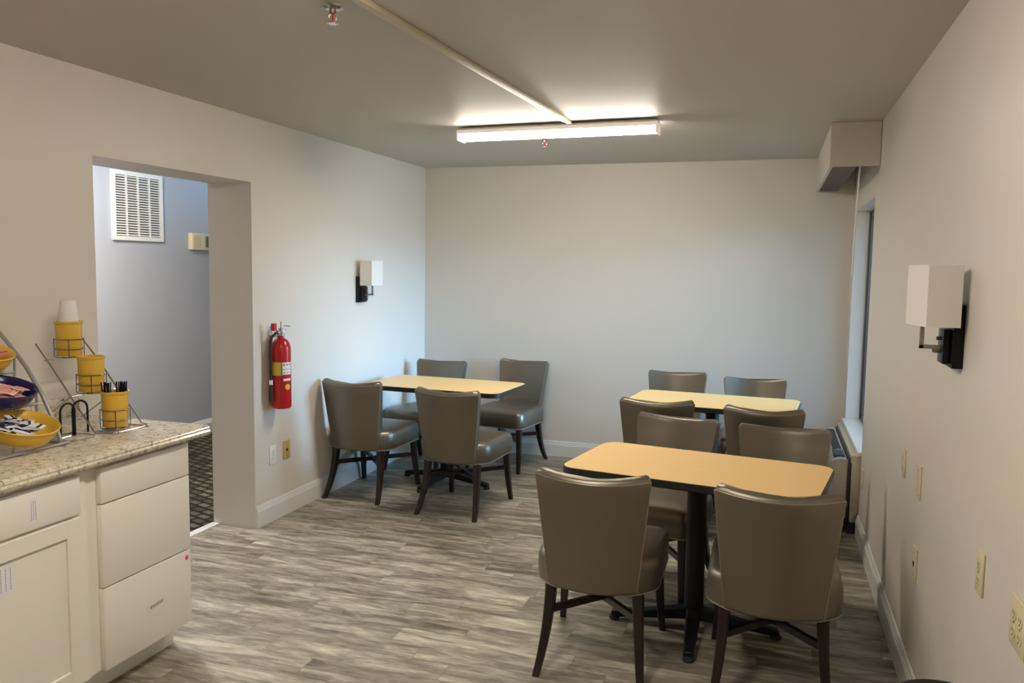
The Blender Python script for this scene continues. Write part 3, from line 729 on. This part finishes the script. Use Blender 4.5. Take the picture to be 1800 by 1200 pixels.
# ---------------------------------------------------------------- bowl rack
br_ = thing('bowl_rack', 'grey three-tier rack with curved arms holding bowls on the counter', 'rack')
ARM = [(-2.485, 2.345, .926), (-2.515, 2.345, 1.00), (-2.575, 2.35, 1.10), (-2.66, 2.36, 1.20), (-2.755, 2.37, 1.285), (-2.83, 2.375, 1.345)]
bm = NB()
for dyy in (0, -.30):
    pts = []
    P = [Vector(p)+Vector((0, dyy, 0)) for p in ARM]
    for i in range(len(P)-1):
        for k in range(4): f = k/4; pts.append(P[i].lerp(P[i+1], f))
    pts.append(P[-1]); tube(bm, pts, .0075, 8)
    tube(bm, [(-2.80, 2.345+dyy, .928), (-2.80, 2.365+dyy, 1.31)], .0055, 8)
    tube(bm, [(-2.455, 2.345+dyy, .928), (-2.80, 2.345+dyy, .928)], .0075, 8)
    tube(bm, [(-2.60, 2.345+dyy, .93), (-2.60, 2.35+dyy, 1.125)], .0045, 8); tube(bm, [(-2.71, 2.345+dyy, .93), (-2.71, 2.36+dyy, 1.24)], .0045, 8)
for (x, z) in ((-2.80, .928), (-2.455, .928), (-2.60, 1.062), (-2.71, 1.175)): tube(bm, [(x, 2.043, z), (x, 2.352, z)], .0055, 8)
obj('frame', bm, M['greytube'], br_)
BW = [(-2.500, 2.195, 1.022, .120), (-2.615, 2.215, 1.140, .117), (-2.735, 2.235, 1.262, .115)]
def bowl(label, c, m):
    x, y, z, r = c; bm = NB()
    mt = Matrix.Translation((x, y, z)) @ Matrix.Rotation(R(16), 4, 'Y')
    lathe(bm, [(0, -.062), (r*.55, -.062), (r*.80, -.050), (r*.90, -.030), (r*.93, -.022), (r*.95, -.016), (r*.97, -.004), (r, 0), (r*1.02, .003), (r, .007), (r*.93, .002), (r*.88, -.02), (r*.75, -.045), (r*.5, -.055), (0, -.055)], 48, mtx=mt)
    tag(obj('bowl', bm, m, ang=60), label, 'bowl', 'bowls in the tiered rack')
    return mt
packs = [('white and blue sugar packet lying in the lowest yellow bowl', M['whitelab'], M['navy'], 'packets in the lowest bowl'),
         ('pale pink sweetener packet lying in the navy middle bowl', mat('pale pink paper', (.85, .60, .55), .5), mat('salmon ink', (.75, .28, .25), .5), 'packets in the navy bowl'),
         ('pink sweetener packet lying in the top yellow bowl', mat('pink paper', (.80, .22, .30), .5), mat('deep red ink', (.35, .02, .06), .5), 'packets in the top bowl')]
for i, (lab, mm) in enumerate((('yellow bowl on the lowest tier, filled with blue and white packets', M['yellow']), ('navy blue bowl on the middle tier, filled with pale pink packets', M['navy']), ('small yellow bowl on the top tier at left edge, holding pink packets', M['yellow']))):
    mt = bowl(lab, BW[i], mm)
    bm = NB(); lathe(bm, [(0, -.054), (.070, -.050), (.086, -.028), (.05, -.018), (0, -.014)], 24, mtx=mt)
    for q in range(26):
        pm, ink = packs[i][1], packs[i][2]
        t = NB(); n = 4
        # cushion-like packet
        rg = []
        for a, hgt in ((0, .0004), (.2, .0025), (.5, .0035), (.8, .0025), (1, .0004)):
            xx = -.030+.060*a; rg.append([(xx, -.019, -.0003), (xx, -.01, -hgt), (xx, .01, -hgt), (xx, .019, -.0003), (xx, .019, .0003), (xx, .01, hgt), (xx, -.01, hgt), (xx, -.019, .0003)])
        loft(t, rg)
        rr = .066*math.sqrt(random.random()); an = random.uniform(0, 2*PI)
        lm_ = mt @ Matrix.Translation((rr*math.cos(an), rr*math.sin(an), -.024+q*.0011)) @ Matrix.Rotation(random.uniform(0, PI), 4, 'Z') @ Matrix.Rotation(random.uniform(-.3, .3), 4, 'X') @ Matrix.Rotation(random.uniform(-.25, .25), 4, 'Y')
        pk = obj('sugar_packet' if i == 0 else 'sweetener_packet', t, pm, ang=60); pk.matrix_world = lm_
        tag(pk, packs[i][0], 'packet', packs[i][3])
        t = NB(); box(t, -.022, .016, -.013, .011, .0030, .0038) if q % 2 == 0 else box(t, -.026, .026, -.008, .001, .0030, .0038)
        obj('printed_panel', t, ink, pk)
    bm.free()

# ---------------------------------------------------------------- dark round object at the bottom right edge
bn = thing('waste_bin', 'top of a round black bin at the bottom right corner by the wall', 'bin', (.418, 2.0, 0))
bm = NB(); lathe(bm, [(0, .001), (.095, .001), (.10, .006), (.118, .575), (.121, .577), (.121, .589), (.115, .589), (.097, .012), (0, .012)], 40); obj('bin_body', bm, M['blackplastic'], bn)
bm = NB(); lathe(bm, [(.121, .5895), (.124, .591), (.124, .612), (.118, .620), (.108, .620), (.09, .612), (0, .608)], 40); obj('bin_lid', bm, M['blackplastic'], bn)

# ---------------------------------------------------------------- lamps
def area(name, loc, rot, sx_, sy_, power, col, spread=PI):
    l = bpy.data.lights.new(name, 'AREA'); l.shape = 'RECTANGLE'; l.size = sx_; l.size_y = sy_; l.energy = power; l.color = col; l.spread = spread
    o = bpy.data.objects.new(name, l); COL.objects.link(o); o.location = loc; o.rotation_euler = rot; return o
hl = thing('hall_ceiling_light', 'round flush ceiling light in the hall, above the doorway view', 'ceiling light', (-4.25, 4.2, 2.6))
bm = NB(); lathe(bm, [(0, -.0005), (.16, -.0005), (.165, -.02), (.16, -.03), (0, -.03)], 32); obj('base_ring', bm, M['lightbody'], hl)
bm = NB(); lathe(bm, [(.15, -.031), (.145, -.055), (.10, -.08), (0, -.09)], 32); obj('lamp_diffuser', bm, mat('lit hall diffuser', (.9, .9, .9), .5, emis=(1.0, .97, .93), estr=330), hl)
po = area('window_portal', (XR+.32, (W0+W1)/2, (WZ0+WZ1)/2), (0, R(90), 0), WZ1-WZ0, W1-W0, 1, (1, 1, 1)); po.data.cycles.is_portal = True
